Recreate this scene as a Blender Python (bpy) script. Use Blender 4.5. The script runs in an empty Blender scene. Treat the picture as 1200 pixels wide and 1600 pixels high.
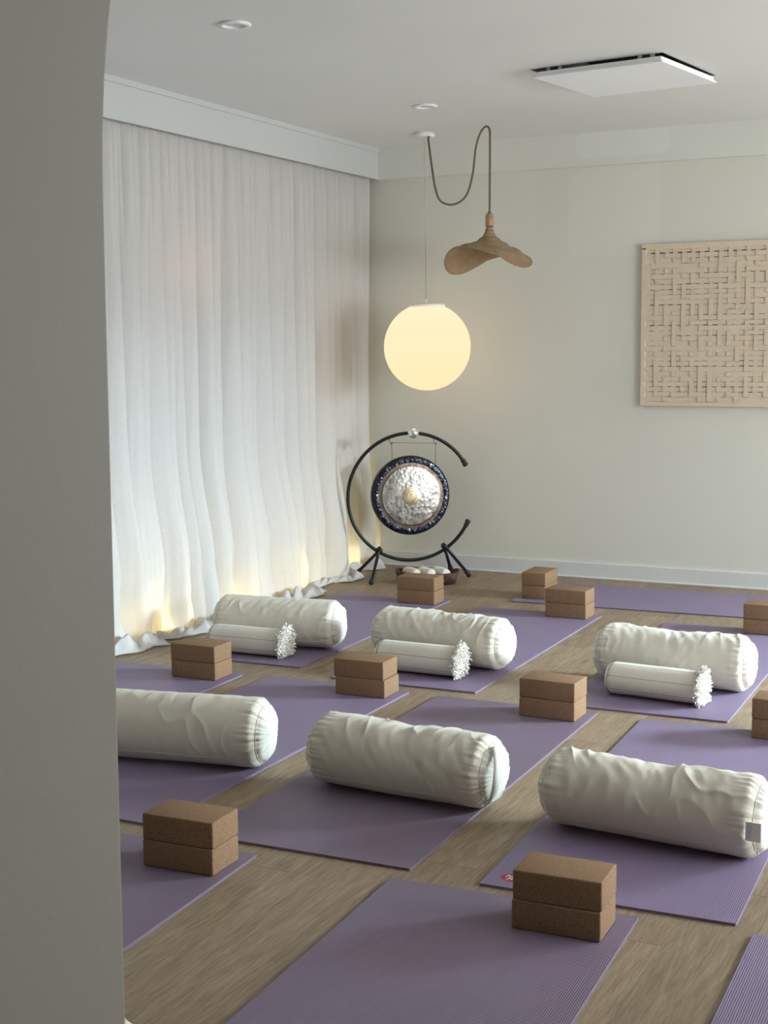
import bpy, bmesh, math, random
from mathutils import Vector, Matrix, noise
random.seed(7)
PI = math.pi
SC = bpy.context.scene
COL = SC.collection

# ---------------------------------------------------------------- camera
cam_d = bpy.data.cameras.new('camera')
cam_d.sensor_fit = 'VERTICAL'
cam_d.sensor_height = 36.0
cam_d.lens = 36.0 * 2190.96 / 1600.0
cam_d.clip_start = 0.05
cam = bpy.data.objects.new('camera', cam_d)
COL.objects.link(cam)
_r = Vector((0.89848723, 0.43892126, -0.00829558))
_u = Vector((-0.04460327, 0.11007061, 0.99292246))
_f = Vector((-0.43672788, 0.89175814, -0.11847436))
M = Matrix((_r, _u, -_f)).transposed().to_4x4()
M.translation = Vector((0, 0, 1.3988))
cam.matrix_world = M
SC.camera = cam

# ---------------------------------------------------------------- world, lights, exposure
w = bpy.data.worlds.new('world'); SC.world = w
w.use_nodes = True
wn = w.node_tree
bg = wn.nodes['Background']
bg.inputs[0].default_value = (0.80, 0.90, 1.0, 1)
bg.inputs[1].default_value = 0.6

def area(name, loc, rot, sx, sy, watts, col):
    l = bpy.data.lights.new(name, 'AREA'); l.shape = 'RECTANGLE'
    l.size = sx; l.size_y = sy; l.energy = watts * 2.4; l.color = col
    o = bpy.data.objects.new(name, l); COL.objects.link(o)
    o.location = loc; o.rotation_euler = rot
    return o
# daylight entering by the far window of the right wall (beyond the frame)
area('window_daylight', (2.66, 7.15, 1.38), (0, math.radians(90), 0), 1.3, 1.25, 18, (0.92, 0.96, 1.0))
area('side_fill', (2.66, 4.2, 1.38), (0, math.radians(90), 0), 1.3, 2.5, 58, (0.90, 0.95, 1.0))  # added fill light, set in front of a closed opening
# brighter part of the sky outside, shining down through the window opening
_p = Vector((5.2, 8.3, 3.0)); _q = (Vector((-1.6, 5.2, 0.2)) - _p).to_track_quat('-Z', 'Y').to_euler()
area('sky_daylight', _p, _q, 2.6, 1.8, 2250, (0.76, 0.89, 1.0))
# added faint warm fill light from the hall where the photographer stands
area('hall_fill', (2.5, -0.9, 1.5), (0, math.radians(90), 0), 1.6, 1.2, 1.4, (1.0, 0.76, 0.50))

SC.view_settings.view_transform = 'Standard'
SC.view_settings.look = 'None'
SC.view_settings.exposure = 0.0
SC.view_settings.gamma = 1.0
SC.view_settings.use_curve_mapping = False

# ---------------------------------------------------------------- helpers
def mesh_obj(name, verts, faces, mat=None, parent=None, smooth=False, mats=None, midx=None):
    me = bpy.data.meshes.new(name)
    me.from_pydata(verts, [], faces)
    if mat: me.materials.append(mat)
    if mats:
        for m_ in mats: me.materials.append(m_)
        if midx: me.polygons.foreach_set('material_index', midx)
    if smooth: me.polygons.foreach_set('use_smooth', [True] * len(me.polygons))
    me.update()
    o = bpy.data.objects.new(name, me); COL.objects.link(o)
    if parent: o.parent = parent
    return o

def bm_obj(name, bm, mat=None, parent=None, smooth=False):
    me = bpy.data.meshes.new(name)
    bmesh.ops.recalc_face_normals(bm, faces=bm.faces)
    bm.to_mesh(me); bm.free()
    if mat: me.materials.append(mat)
    if smooth: me.polygons.foreach_set('use_smooth', [True] * len(me.polygons))
    o = bpy.data.objects.new(name, me); COL.objects.link(o)
    if parent: o.parent = parent
    return o

def struct(o):
    o['kind'] = 'structure'; return o

def tag(o, label, cat, group=None):
    o['label'] = label; o['category'] = cat
    if group: o['group'] = group
    return o

def thing(name, label, cat, loc=(0, 0, 0), rz=0, group=None):
    o = bpy.data.objects.new(name, None); COL.objects.link(o)
    o.empty_display_size = 0.1
    o.location = loc; o.rotation_euler = (0, 0, rz)
    return tag(o, label, cat, group)

def box_bm(x0, x1, y0, y1, z0, z1, bm=None, bevel=0, seg=2):
    own = bm is None
    if own: bm = bmesh.new()
    r = bmesh.ops.create_cube(bm, size=1)
    for v in r['verts']:
        v.co = Vector((x0 + (v.co.x + .5) * (x1 - x0), y0 + (v.co.y + .5) * (y1 - y0), z0 + (v.co.z + .5) * (z1 - z0)))
    if bevel:
        es = list({e for v in r['verts'] for e in v.link_edges})
        bmesh.ops.bevel(bm, geom=es, offset=bevel, segments=seg, profile=0.5, affect='EDGES')
    return bm

def lathe(name, prof, mat, parent=None, n=48, smooth=True, axis='Z', loc=(0, 0, 0)):
    verts = []; faces = []
    rows = []
    for (r, z) in prof:
        if r < 1e-6:
            rows.append([len(verts)]); verts.append((0, 0, z))
        else:
            rows.append(list(range(len(verts), len(verts) + n)))
            for k in range(n):
                a = 2 * PI * k / n; verts.append((r * math.cos(a), r * math.sin(a), z))
    for A, B in zip(rows, rows[1:]):
        for k in range(n):
            k2 = (k + 1) % n
            if len(A) == 1 and len(B) == 1: continue
            if len(A) == 1: faces.append((A[0], B[k2], B[k]))
            elif len(B) == 1: faces.append((A[k], A[k2], B[0]))
            else: faces.append((A[k], A[k2], B[k2], B[k]))
    if axis == 'Y':  # axis points to -Y (towards the viewer)
        verts = [(x, -z, y) for (x, y, z) in verts]
    verts = [(x + loc[0], y + loc[1], z + loc[2]) for (x, y, z) in verts]
    o = mesh_obj(name, verts, faces, mat, parent, smooth)
    return o

def tube(name, pts, rad, mat, parent=None, n=10, cap=True, twist=0.0):
    pts = [Vector(p) for p in pts]
    rads = rad if isinstance(rad, (list, tuple)) else [rad] * len(pts)
    verts = []; faces = []
    up = None
    for i, p in enumerate(pts):
        t = (pts[min(i + 1, len(pts) - 1)] - pts[max(i - 1, 0)]).normalized()
        if up is None:
            up = Vector((0, 0, 1)) if abs(t.z) < .9 else Vector((1, 0, 0))
        s = t.cross(up).normalized(); up = s.cross(t).normalized()
        for k in range(n):
            a = 2 * PI * k / n + twist * i
            rr = rads[i] * (1 + (0.14 * math.cos(3 * a - 3 * twist * i + 1.1 * i) if twist else 0))
            verts.append(p + rr * (math.cos(a) * s + math.sin(a) * up))
    for i in range(len(pts) - 1):
        for k in range(n):
            k2 = (k + 1) % n
            faces.append((i * n + k, i * n + k2, (i + 1) * n + k2, (i + 1) * n + k))
    if cap:
        faces.append(tuple(range(n))); faces.append(tuple(range((len(pts) - 1) * n, len(pts) * n))[::-1])
    return mesh_obj(name, [tuple(v) for v in verts], faces, mat, parent, True)

def catmull(pts, k=8):
    P = [Vector(p) for p in pts]; P = [2 * P[0] - P[1]] + P + [2 * P[-1] - P[-2]]
    out = []
    for i in range(1, len(P) - 2):
        for j in range(k):
            t = j / k
            out.append(0.5 * ((2 * P[i]) + (P[i + 1] - P[i - 1]) * t + (2 * P[i - 1] - 5 * P[i] + 4 * P[i + 1] - P[i + 2]) * t * t + (3 * P[i] - P[i - 1] - 3 * P[i + 1] + P[i + 2]) * t ** 3))
    out.append(P[-2]); return out

def interp(tab, x):
    if x <= tab[0][0]: return tab[0][1]
    for (a, b), (c, d) in zip(tab, tab[1:]):
        if x <= c:
            t = (x - a) / (c - a); t = t * t * (3 - 2 * t)
            return b + (d - b) * t
    return tab[-1][1]

def sstep(a, b, x):
    t = min(1, max(0, (x - a) / (b - a))); return t * t * (3 - 2 * t)

# ---------------------------------------------------------------- materials
class NT:
    def __init__(s, name):
        s.m = bpy.data.materials.new(name); s.m.use_nodes = True
        s.t = s.m.node_tree; s.b = s.t.nodes['Principled BSDF']; s.out = s.t.nodes['Material Output']
    def n(s, ty, **kw):
        nd = s.t.nodes.new(ty)
        for k, v in kw.items(): setattr(nd, k, v)
        return nd
    def l(s, a, b): s.t.links.new(a, b)
    def coord(s, scale=(1, 1, 1), which='Object', rand=False):
        tc = s.n('ShaderNodeTexCoord'); mp = s.n('ShaderNodeMapping')
        mp.inputs['Scale'].default_value = scale
        src = tc.outputs[which]
        if rand:
            oi = s.n('ShaderNodeObjectInfo'); mu = s.n('ShaderNodeVectorMath', operation='SCALE')
            cb = s.n('ShaderNodeCombineXYZ')
            m2 = s.n('ShaderNodeMath', operation='MULTIPLY'); m2.inputs[1].default_value = 7.31
            fr = s.n('ShaderNodeMath', operation='FRACT')
            s.l(oi.outputs['Random'], m2.inputs[0]); s.l(m2.outputs[0], fr.inputs[0])
            s.l(oi.outputs['Random'], cb.inputs[0]); s.l(fr.outputs[0], cb.inputs[1])
            s.l(cb.outputs[0], mu.inputs[0]); mu.inputs['Scale'].default_value = 40.0
            ad = s.n('ShaderNodeVectorMath', operation='ADD')
            s.l(src, ad.inputs[0]); s.l(mu.outputs[0], ad.inputs[1]); src = ad.outputs[0]
        s.l(src, mp.inputs['Vector']); return mp.outputs[0]
    def noise(s, vec, scale, detail=4, rough=.5, dist=0):
        nd = s.n('ShaderNodeTexNoise'); nd.inputs['Scale'].default_value = scale
        nd.inputs['Detail'].default_value = detail; nd.inputs['Roughness'].default_value = rough
        nd.inputs['Distortion'].default_value = dist
        s.l(vec, nd.inputs['Vector']); return nd.outputs['Fac']
    def ramp(s, fac, stops):
        r = s.n('ShaderNodeValToRGB'); e = r.color_ramp.elements
        while len(e) < len(stops): e.new(.5)
        for el, (p, c) in zip(e, stops):
            el.position = p; el.color = (*c, 1) if len(c) == 3 else c
        s.l(fac, r.inputs[0]); return r.outputs[0]
    def mix(s, fac, a, b, mode='MIX'):
        m = s.n('ShaderNodeMix', data_type='RGBA', blend_type=mode)
        for i, v in ((0, fac), (6, a), (7, b)):
            if isinstance(v, (int, float)): m.inputs[i].default_value = v
            elif isinstance(v, tuple): m.inputs[i].default_value = (*v, 1)
            else: s.l(v, m.inputs[i])
        return m.outputs[2]
    def bump(s, h, strength=.3, dist=.01, normal=None):
        b = s.n('ShaderNodeBump'); b.inputs['Strength'].default_value = strength
        b.inputs['Distance'].default_value = dist; s.l(h, b.inputs['Height'])
        if normal: s.l(normal, b.inputs['Normal'])
        s.l(b.outputs[0], s.b.inputs['Normal']); return b.outputs[0]
    def base(s, c, rough=.6, spec=None, metal=0):
        if isinstance(c, tuple): s.b.inputs['Base Color'].default_value = (*c, 1)
        else: s.l(c, s.b.inputs['Base Color'])
        if isinstance(rough, (int, float)): s.b.inputs['Roughness'].default_value = rough
        else: s.l(rough, s.b.inputs['Roughness'])
        s.b.inputs['Metallic'].default_value = metal
        if spec is not None: s.b.inputs['Specular IOR Level'].default_value = spec
        return s

def simple(name, c, rough=.5, metal=0, spec=None, bump=None, bscale=60, var=0.03, vscale=3):
    s = NT(name)
    v = s.coord()
    nz = s.noise(v, vscale, 3)
    dark = tuple(x * (1 - var) for x in c); lite = tuple(min(1, x * (1 + var)) for x in c)
    s.base(s.ramp(nz, [(.3, dark), (.7, lite)]), rough, spec, metal)
    if bump: s.bump(s.noise(v, bscale, 3), bump, .004)
    return s.m

def wall_paint(name, c, patches=()):
    s = NT(name); v = s.coord()
    col = s.ramp(s.noise(v, 1.3, 4), [(.3, tuple(x * .975 for x in c)), (.7, tuple(x * 1.01 for x in c))])
    for (cx, cz, hx, hz, rr, amt) in patches:     # lighter rounded rectangles in x and z
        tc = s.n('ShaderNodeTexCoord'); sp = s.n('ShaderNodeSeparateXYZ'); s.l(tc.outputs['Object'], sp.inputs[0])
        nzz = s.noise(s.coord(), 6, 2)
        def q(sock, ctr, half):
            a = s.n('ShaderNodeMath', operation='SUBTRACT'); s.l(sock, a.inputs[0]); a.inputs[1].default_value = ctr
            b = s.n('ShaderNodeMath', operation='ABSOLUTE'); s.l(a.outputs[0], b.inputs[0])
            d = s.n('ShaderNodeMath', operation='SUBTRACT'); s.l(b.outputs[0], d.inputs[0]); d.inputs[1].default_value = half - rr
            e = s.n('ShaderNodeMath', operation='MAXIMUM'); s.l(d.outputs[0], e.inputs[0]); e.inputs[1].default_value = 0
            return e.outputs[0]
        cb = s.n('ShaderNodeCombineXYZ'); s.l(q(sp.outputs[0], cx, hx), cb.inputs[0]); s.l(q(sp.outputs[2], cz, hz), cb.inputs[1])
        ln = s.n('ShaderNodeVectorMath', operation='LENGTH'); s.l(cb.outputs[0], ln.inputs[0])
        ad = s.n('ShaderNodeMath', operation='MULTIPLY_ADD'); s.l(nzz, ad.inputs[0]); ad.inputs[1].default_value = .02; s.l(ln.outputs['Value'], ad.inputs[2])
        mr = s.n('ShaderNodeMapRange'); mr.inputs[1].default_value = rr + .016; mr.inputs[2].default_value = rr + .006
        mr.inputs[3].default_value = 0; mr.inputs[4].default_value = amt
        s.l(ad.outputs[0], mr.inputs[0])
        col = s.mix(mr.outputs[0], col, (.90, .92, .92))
    s.base(col, .62, .35)
    s.bump(s.noise(v, 90, 3), .12, .002)
    return s.m

M_base = wall_paint('baseboard_paint', (.70, .72, .72))
M_ceil = wall_paint('ceiling_paint', (.80, .815, .80))
M_wall = wall_paint('wall_paint_white', (.69, .675, .61))
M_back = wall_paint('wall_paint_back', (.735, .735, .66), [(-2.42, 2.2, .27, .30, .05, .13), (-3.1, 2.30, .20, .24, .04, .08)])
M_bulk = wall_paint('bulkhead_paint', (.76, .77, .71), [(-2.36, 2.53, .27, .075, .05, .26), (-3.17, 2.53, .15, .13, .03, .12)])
M_trim = wall_paint('trim_paint', (.60, .62, .605))
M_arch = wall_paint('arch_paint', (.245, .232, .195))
M_gap = simple('dark_gap', (.03, .025, .02), .9)
M_recess = simple('recess_grey', (.10, .10, .09), .9)

def oak():
    s = NT('oak_plank'); s.coord()
    v = s.coord((1, 1, 1), rand=True)
    def mp(scale):
        m = s.n('ShaderNodeMapping'); m.inputs['Scale'].default_value = scale; s.l(v, m.inputs[0]); return m.outputs[0]
    # cathedral grain: bands distorted by noise
    broad = s.noise(mp((7, .9, 1)), 1.0, 4, .55, 1.6)
    wv = s.n('ShaderNodeMath', operation='MULTIPLY'); s.l(broad, wv.inputs[0]); wv.inputs[1].default_value = 30
    sn = s.n('ShaderNodeMath', operation='SINE'); s.l(wv.outputs[0], sn.inputs[0])
    mr = s.n('ShaderNodeMapRange'); mr.inputs[1].default_value = -1; mr.inputs[2].default_value = 1; s.l(sn.outputs[0], mr.inputs[0])
    fine = s.noise(mp((170, 9, 1)), 1.0, 5, .7)
    fine2 = s.noise(mp((60, 2.2, 1)), 1.0, 4, .6)
    knots = s.n('ShaderNodeTexVoronoi'); knots.inputs['Scale'].default_value = 1.0
    s.l(mp((7.5, 2.2, 1)), knots.inputs['Vector'])
    kr = s.ramp(knots.outputs['Distance'], [(.03, (1, 1, 1)), (.16, (0, 0, 0))])
    c = s.mix(fine2, (.165, .112, .062), (.30, .225, .145))
    c = s.mix(.22, c, s.ramp(mr.outputs[0], [(0, (.150, .102, .058)), (1, (.315, .24, .155))]))
    c = s.mix(.55, c, s.ramp(fine, [(.36, (.50, .47, .44)), (.60, (1.05, 1.05, 1.05))]), 'MULTIPLY')
    c = s.mix(s.mix(.65, (0, 0, 0), kr, 'MIX'), c, (.075, .048, .028))
    oi = s.n('ShaderNodeObjectInfo')
    c = s.mix(1.0, c, s.ramp(oi.outputs['Random'], [(0, (1.18, 1.20, 1.28)), (1, (1.38, 1.40, 1.48))]), 'MULTIPLY')
    s.base(c, s.ramp(fine, [(.3, (.62,) * 3), (.7, (.46,) * 3)]), .35)
    s.bump(fine, .25, .0015)
    return s.m
M_oak = oak()

def mat_rubber(name, c, axis_scale=420):
    s = NT(name); v = s.coord()
    wv = s.n('ShaderNodeTexWave', wave_type='BANDS', bands_direction='X'); wv.inputs['Scale'].default_value = 60
    wv.inputs['Distortion'].default_value = 0.15; s.l(v, wv.inputs['Vector'])
    nz = s.noise(v, 2.5, 3); fine = s.noise(v, 350, 2)
    col = s.ramp(nz, [(.3, tuple(x * .95 for x in c)), (.7, tuple(x * 1.05 for x in c))])
    col = s.mix(.25, col, s.ramp(wv.outputs['Fac'], [(.0, (.55,) * 3), (.35, (1.05,) * 3)]), 'MULTIPLY')
    s.base(col, .55, .35)
    mx = s.n('ShaderNodeMath', operation='MULTIPLY_ADD'); s.l(fine, mx.inputs[0]); mx.inputs[1].default_value = .6; s.l(wv.outputs['Fac'], mx.inputs[2])
    s.bump(mx.outputs[0], .5, .0012)
    return s.m
M_mat = mat_rubber('purple_rubber', (.225, .175, .270))
M_mat_shaded = mat_rubber('purple_rubber_shaded', (.195, .148, .205))  # same mats, with the greyer foreground shading put into the colour

def cork():
    s = NT('cork'); v = s.coord(rand=True)
    a = s.noise(v, 260, 3, .7); b = s.noise(v, 900, 2)
    c = s.ramp(a, [(.30, (.15, .080, .040)), (.5, (.26, .158, .090)), (.72, (.33, .215, .130))])
    vo = s.n('ShaderNodeTexVoronoi'); vo.inputs['Scale'].default_value = 330; s.l(v, vo.inputs['Vector'])
    c = s.mix(.35, c, s.ramp(vo.outputs['Color'], [(0, (.16, .09, .045)), (1, (.34, .22, .135))]))
    s.base(c, .85, .2); s.bump(a, .25, .0012)
    return s.m
M_cork = cork()

def cloth(name, c, weave=900, bump=.15, var=.05, sheen=.15, wrinkle=False):
    s = NT(name); v = s.coord()
    w1 = s.noise(v, weave, 2); big = s.noise(v, 5, 3)
    col = s.ramp(big, [(.3, tuple(x * (1 - var) for x in c)), (.7, tuple(min(1, x * (1 + var)) for x in c))])
    col = s.mix(.25, col, s.ramp(w1, [(.35, (.72,) * 3), (.65, (1.08,) * 3)]), 'MULTIPLY')
    s.base(col, .9, .15)
    s.b.inputs['Sheen Weight'].default_value = sheen
    if wrinkle:
        mp = s.n('ShaderNodeMapping'); mp.inputs['Scale'].default_value = (20, 5.5, 5.5); mp.inputs['Rotation'].default_value = (0, .2, .25); s.l(s.coord(), mp.inputs[0])
        nz = s.n('ShaderNodeTexNoise'); nz.noise_type = 'RIDGED_MULTIFRACTAL'; nz.inputs['Scale'].default_value = 1.0; nz.inputs['Detail'].default_value = 3; nz.inputs['Distortion'].default_value = .6
        s.l(mp.outputs[0], nz.inputs['Vector'])
        bb_ = s.n('ShaderNodeBump'); bb_.inputs['Strength'].default_value = .55; bb_.inputs['Distance'].default_value = .004; s.l(nz.outputs['Fac'], bb_.inputs['Height'])
        s.bump(w1, bump, .0012, bb_.outputs[0])
    else: s.bump(w1, bump, .0012)
    return s
M_cotton = cloth('natural_cotton', (.70, .66, .56), wrinkle=True).m
M_cotton_end = cloth('natural_cotton_end', (.76, .74, .66)).m
M_seam = simple('seam_shadow_thread', (.40, .37, .30), .9)
M_label = simple('white_label', (.82, .82, .80), .7)
M_labelink = simple('label_ink', (.5, .52, .53), .7)
M_wool = cloth('blanket_weave', (.72, .68, .60), weave=420, bump=.5, var=.06).m
M_wooll = cloth('blanket_fringe', (.84, .81, .74), weave=600).m
M_stripe = simple('blanket_stripe', (.17, .11, .08), .9)

def sheer():
    s = NT('sheer_linen')
    tc = s.n('ShaderNodeTexCoord')
    mp = s.n('ShaderNodeMapping'); mp.inputs['Scale'].default_value = (1, 260, 260); s.l(tc.outputs['Object'], mp.inputs[0])
    w1 = s.noise(mp.outputs[0], 1.0, 3)
    mp2 = s.n('ShaderNodeMapping'); mp2.inputs['Scale'].default_value = (1, 30, 260); s.l(tc.outputs['Object'], mp2.inputs[0])
    w2 = s.noise(mp2.outputs[0], 1.0, 3)
    col = s.ramp(w1, [(.35, (.74, .73, .715)), (.65, (.83, .825, .81))])
    col = s.mix(.35, col, s.ramp(w2, [(.35, (.90, .89, .87)), (.65, (1, 1, 1))]), 'MULTIPLY')
    bp = s.n('ShaderNodeBump'); bp.inputs['Strength'].default_value = .2; bp.inputs['Distance'].default_value = .002
    s.l(w1, bp.inputs['Height'])
    df = s.n('ShaderNodeBsdfDiffuse'); tr = s.n('ShaderNodeBsdfTranslucent'); tp = s.n('ShaderNodeBsdfTransparent')
    s.l(col, df.inputs[0]); s.l(col, tr.inputs[0]); s.l(bp.outputs[0], df.inputs['Normal']); s.l(bp.outputs[0], tr.inputs['Normal'])
    m1 = s.n('ShaderNodeMixShader'); m1.inputs[0].default_value = .30
    s.l(df.outputs[0], m1.inputs[1]); s.l(tr.outputs[0], m1.inputs[2])
    m2 = s.n('ShaderNodeMixShader'); m2.inputs[0].default_value = .006
    s.l(m1.outputs[0], m2.inputs[1]); s.l(tp.outputs[0], m2.inputs[2])
    s.l(m2.outputs[0], s.out.inputs[0]); s.t.nodes.remove(s.b)
    return s.m
M_sheer = sheer()

def glass():
    s = NT('window_glass')
    tp = s.n('ShaderNodeBsdfTransparent'); gl = s.n('ShaderNodeBsdfGlossy'); gl.inputs['Roughness'].default_value = .02
    tp.inputs[0].default_value = (.93, .96, .95, 1)
    m = s.n('ShaderNodeMixShader'); m.inputs[0].default_value = .06
    s.l(tp.outputs[0], m.inputs[1]); s.l(gl.outputs[0], m.inputs[2]); s.l(m.outputs[0], s.out.inputs[0]); s.t.nodes.remove(s.b)
    return s.m
M_glass = glass()
M_black = simple('black_steel', (.006, .006, .0065), .38, spec=.35)
M_blackrub = simple('black_rubber', (.015, .015, .015), .6)
M_white = simple('white_plastic', (.90, .89, .87), .45)
M_panel = simple('white_panel', (.93, .955, .985), .5, bump=.15, bscale=200)
M_steel = simple('bracket_steel', (.45, .45, .43), .35, metal=.8)
M_socket = simple('pale_wood', (.44, .27, .14), .5, var=.25, vscale=40)
M_diff = simple('downlight_diffuser', (.66, .66, .67), .4)
M_cord = simple('jute_cord', (.20, .145, .09), .9, bump=.8, bscale=400, var=.3, vscale=220)
M_cable = simple('white_cable', (.55, .55, .52), .6)

# ================================================================= SETTING
XL, XR, YB, YF, ZC = -4.26, 2.62, 7.987, -2.2, 2.597
XP, ZP, YBULK = -3.903, 2.411, 7.930

fl = mesh_obj('floor', [(XL - .1, YF - .1, -.013), (XR + .1, YF - .1, -.013), (XR + .1, YB + .1, -.013), (XL - .1, YB + .1, -.013),
                        (XL - .1, YF - .1, -.1), (XR + .1, YF - .1, -.1), (XR + .1, YB + .1, -.1), (XL - .1, YB + .1, -.1)],
              [(0, 1, 2, 3), (7, 6, 5, 4), (0, 4, 5, 1), (1, 5, 6, 2), (2, 6, 7, 3), (3, 7, 4, 0)], M_gap)
struct(fl)
PW, PLN, G = .192, 1.285, .0005
cache = {}
ncol = int(math.ceil((XR - XL) / PW))
rp = random.Random(3)
for c_ in range(ncol):
    x0 = XL + c_ * PW; x1 = min(x0 + PW, XR)
    y = YF - rp.uniform(.1, 1.0) * PLN
    while y < YB:
        a, b = max(y, YF), min(y + PLN, YB)
        if b - a > .03:
            key = (round(b - a, 3), round(x1 - x0, 3))
            if key not in cache:
                bm = box_bm(G, x1 - x0 - G, G, b - a - G, -.0128, 0)
                te = [e for e in bm.edges if all(v.co.z > -1e-6 for v in e.verts)]
                bmesh.ops.bevel(bm, geom=te, offset=.0003, segments=1, affect='EDGES')
                me = bpy.data.meshes.new('plank'); bm.to_mesh(me); bm.free(); me.materials.append(M_oak); cache[key] = me
            o = bpy.data.objects.new('plank', cache[key]); COL.objects.link(o); o.location = (x0, a, 0); o.parent = fl
        y += PLN

# ceiling with the rotated hole of the access panel
HC, HA, HS = Vector((-1.862, 6.275)), math.radians(-7.5), .312
bm = bmesh.new()
out = [bm.verts.new((x, y, ZC)) for x, y in ((XL, YF), (XR, YF), (XR, YB), (XL, YB))]
hole = []
for sx, sy in ((-1, -1), (1, -1), (1, 1), (-1, 1)):
    p = Matrix.Rotation(HA, 2) @ Vector((sx * HS, sy * HS)); hole.append(bm.verts.new((HC.x + p.x, HC.y + p.y, ZC)))
eds = [bm.edges.new((L[i], L[(i + 1) % 4])) for L in (out, hole) for i in range(4)]
bmesh.ops.triangle_fill(bm, edges=eds, use_beauty=True)
r = bmesh.ops.extrude_face_region(bm, geom=list(bm.faces))
for v in [g_ for g_ in r['geom'] if isinstance(g_, bmesh.types.BMVert)]: v.co.z += .12
ceil = struct(bm_obj('ceiling', bm, M_ceil))
bm = box_bm(-HS, HS, -HS, HS, 0, .22)
bm.faces.ensure_lookup_table()
bmesh.ops.delete(bm, geom=[f for f in bm.faces if f.normal.z < -.5], context='FACES')
rec = bm_obj('recess_lining', bm, M_recess, ceil); rec.location = (HC.x, HC.y, ZC + .002); rec.rotation_euler.z = HA

def wallbox(name, x0, x1, y0, y1, z0, z1, mat, parent=None, bevel=0):
    o = bm_obj(name, box_bm(x0, x1, y0, y1, z0, z1, bevel=bevel), mat, parent)
    if not parent: struct(o)
    return o
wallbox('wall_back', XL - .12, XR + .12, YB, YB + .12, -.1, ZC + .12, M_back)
wallbox('wall_front', XL - .12, XR + .12, YF - .12, YF, -.1, ZC + .12, M_wall)

def wall_with_opening(name, x0, x1, ya, yb, oy0, oy1, oz0, oz1, mat, extra=None):
    bm = bmesh.new()
    if extra:                                   # a second opening nearer the camera, added for the fill light
        e0, e1 = extra
        box_bm(x0, x1, ya, e0, -.1, ZC + .12, bm)
        box_bm(x0, x1, e0, e1, -.1, oz0, bm); box_bm(x0, x1, e0, e1, oz1, ZC + .12, bm)
        ya = e1
    box_bm(x0, x1, ya, oy0, -.1, ZC + .12, bm); box_bm(x0, x1, oy1, yb, -.1, ZC + .12, bm)
    box_bm(x0, x1, oy0, oy1, -.1, oz0, bm); box_bm(x0, x1, oy0, oy1, oz1, ZC + .12, bm)
    return struct(bm_obj(name, bm, mat))
wall_with_opening('wall_left', XL - .12, XL, YF - .12, YB + .12, 4.9, 7.1, .10, 1.55, M_wall)
wall_with_opening('wall_right', XR, XR + .12, YF - .12, YB + .12, 6.5, 7.85, .7, 2.05, M_wall, (2.9, 5.5))

def window(name, x, ya, yb, za, zb, nm, t=.05, pane=True):
    bm = bmesh.new()
    box_bm(x - .03, x + .03, ya, yb, za, za + t, bm); box_bm(x - .03, x + .03, ya, yb, zb - t, zb, bm)
    for i in range(nm + 1):
        yy = ya + (yb - ya - t) * i / nm
        box_bm(x - .03, x + .03, yy, yy + t, za + t, zb - t, bm)
    w_ = struct(bm_obj(name, bm, M_trim))
    if pane:
        for i in range(nm):
            a = ya + (yb - ya - t) * i / nm + t; b = ya + (yb - ya - t) * (i + 1) / nm
            bm_obj('pane', box_bm(x - .003, x + .003, a, b, za + t, zb - t), M_glass, w_)
    return w_
window('window_1', XL - .07, 4.9, 7.1, .10, 1.55, 3)
window('window_2', XR + .09, 6.5, 7.85, .7, 2.05, 2)

window('fill_window', XR + .09, 2.9, 5.5, .7, 2.05, 3, pane=False)  # unseen window frame, added around the fill light
bd = struct(bm_obj('light_block', box_bm(XR + .125, XR + .135, 2.85, 5.55, .65, 2.10), M_wall))   # added opaque sheet that keeps the sky light out of this opening
# curtain pelmet board on the left, bulkhead on the back wall
wallbox('trim_1', XP - .018, XP, 2.0, YBULK, ZP, ZC, M_trim)
wallbox('trim_2', XP, XP + .010, 2.0, YBULK - .002, ZC - .026, ZC, M_trim)
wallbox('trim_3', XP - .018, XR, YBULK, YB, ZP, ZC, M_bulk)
bb = wallbox('baseboard_back', XL + .02, XR, YB - .014, YB, 0, .092, M_base, bevel=0)
bb2 = bm_obj('baseboard_bead', box_bm(XL + .02, XR, YB - .020, YB - .012, .0, .012, bevel=.003), M_base, bb)

# partition wall with the arched opening the photograph is taken through
def arch_wall():
    y0, y1 = .93, 1.25
    xs0, xs1 = -.943, .56
    def lean(z): return -.006 * (1.5 - z)
    cx = (xs0 + xs1) / 2; a = (xs1 - xs0) / 2; zs = 1.56; b = .93
    prof = [(xs0 + lean(-.0), 0)]
    for i in range(1, 8): z = zs * i / 8; prof.append((xs0 + lean(z), z))
    for i in range(0, 49):
        t = PI - PI * i / 48
        e = 2.0
        prof.append((cx + a * math.cos(t) + (lean(zs) if i < 24 else 0), zs + b * math.sin(t)))
    for i in range(7, -1, -1): prof.append((xs1, zs * i / 8))
    bm = bmesh.new()
    outer = [(XR, 0), (XR, ZC), (XL, ZC), (XL, 0)]
    vs = [bm.verts.new((x, y0, z)) for x, z in prof + outer]
    es = [bm.edges.new((vs[i], vs[(i + 1) % len(vs)])) for i in range(len(vs))]
    bmesh.ops.triangle_fill(bm, edges=es, use_beauty=True)
    r = bmesh.ops.extrude_face_region(bm, geom=list(bm.faces))
    for v in [g_ for g_ in r['geom'] if isinstance(g_, bmesh.types.BMVert)]: v.co.y = y1
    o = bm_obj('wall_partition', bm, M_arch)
    bv = o.modifiers.new('soft_edge', 'BEVEL'); bv.width = .006; bv.segments = 3; bv.limit_method = 'ANGLE'; bv.angle_limit = math.radians(50)
    struct(o)
arch_wall()

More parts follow.
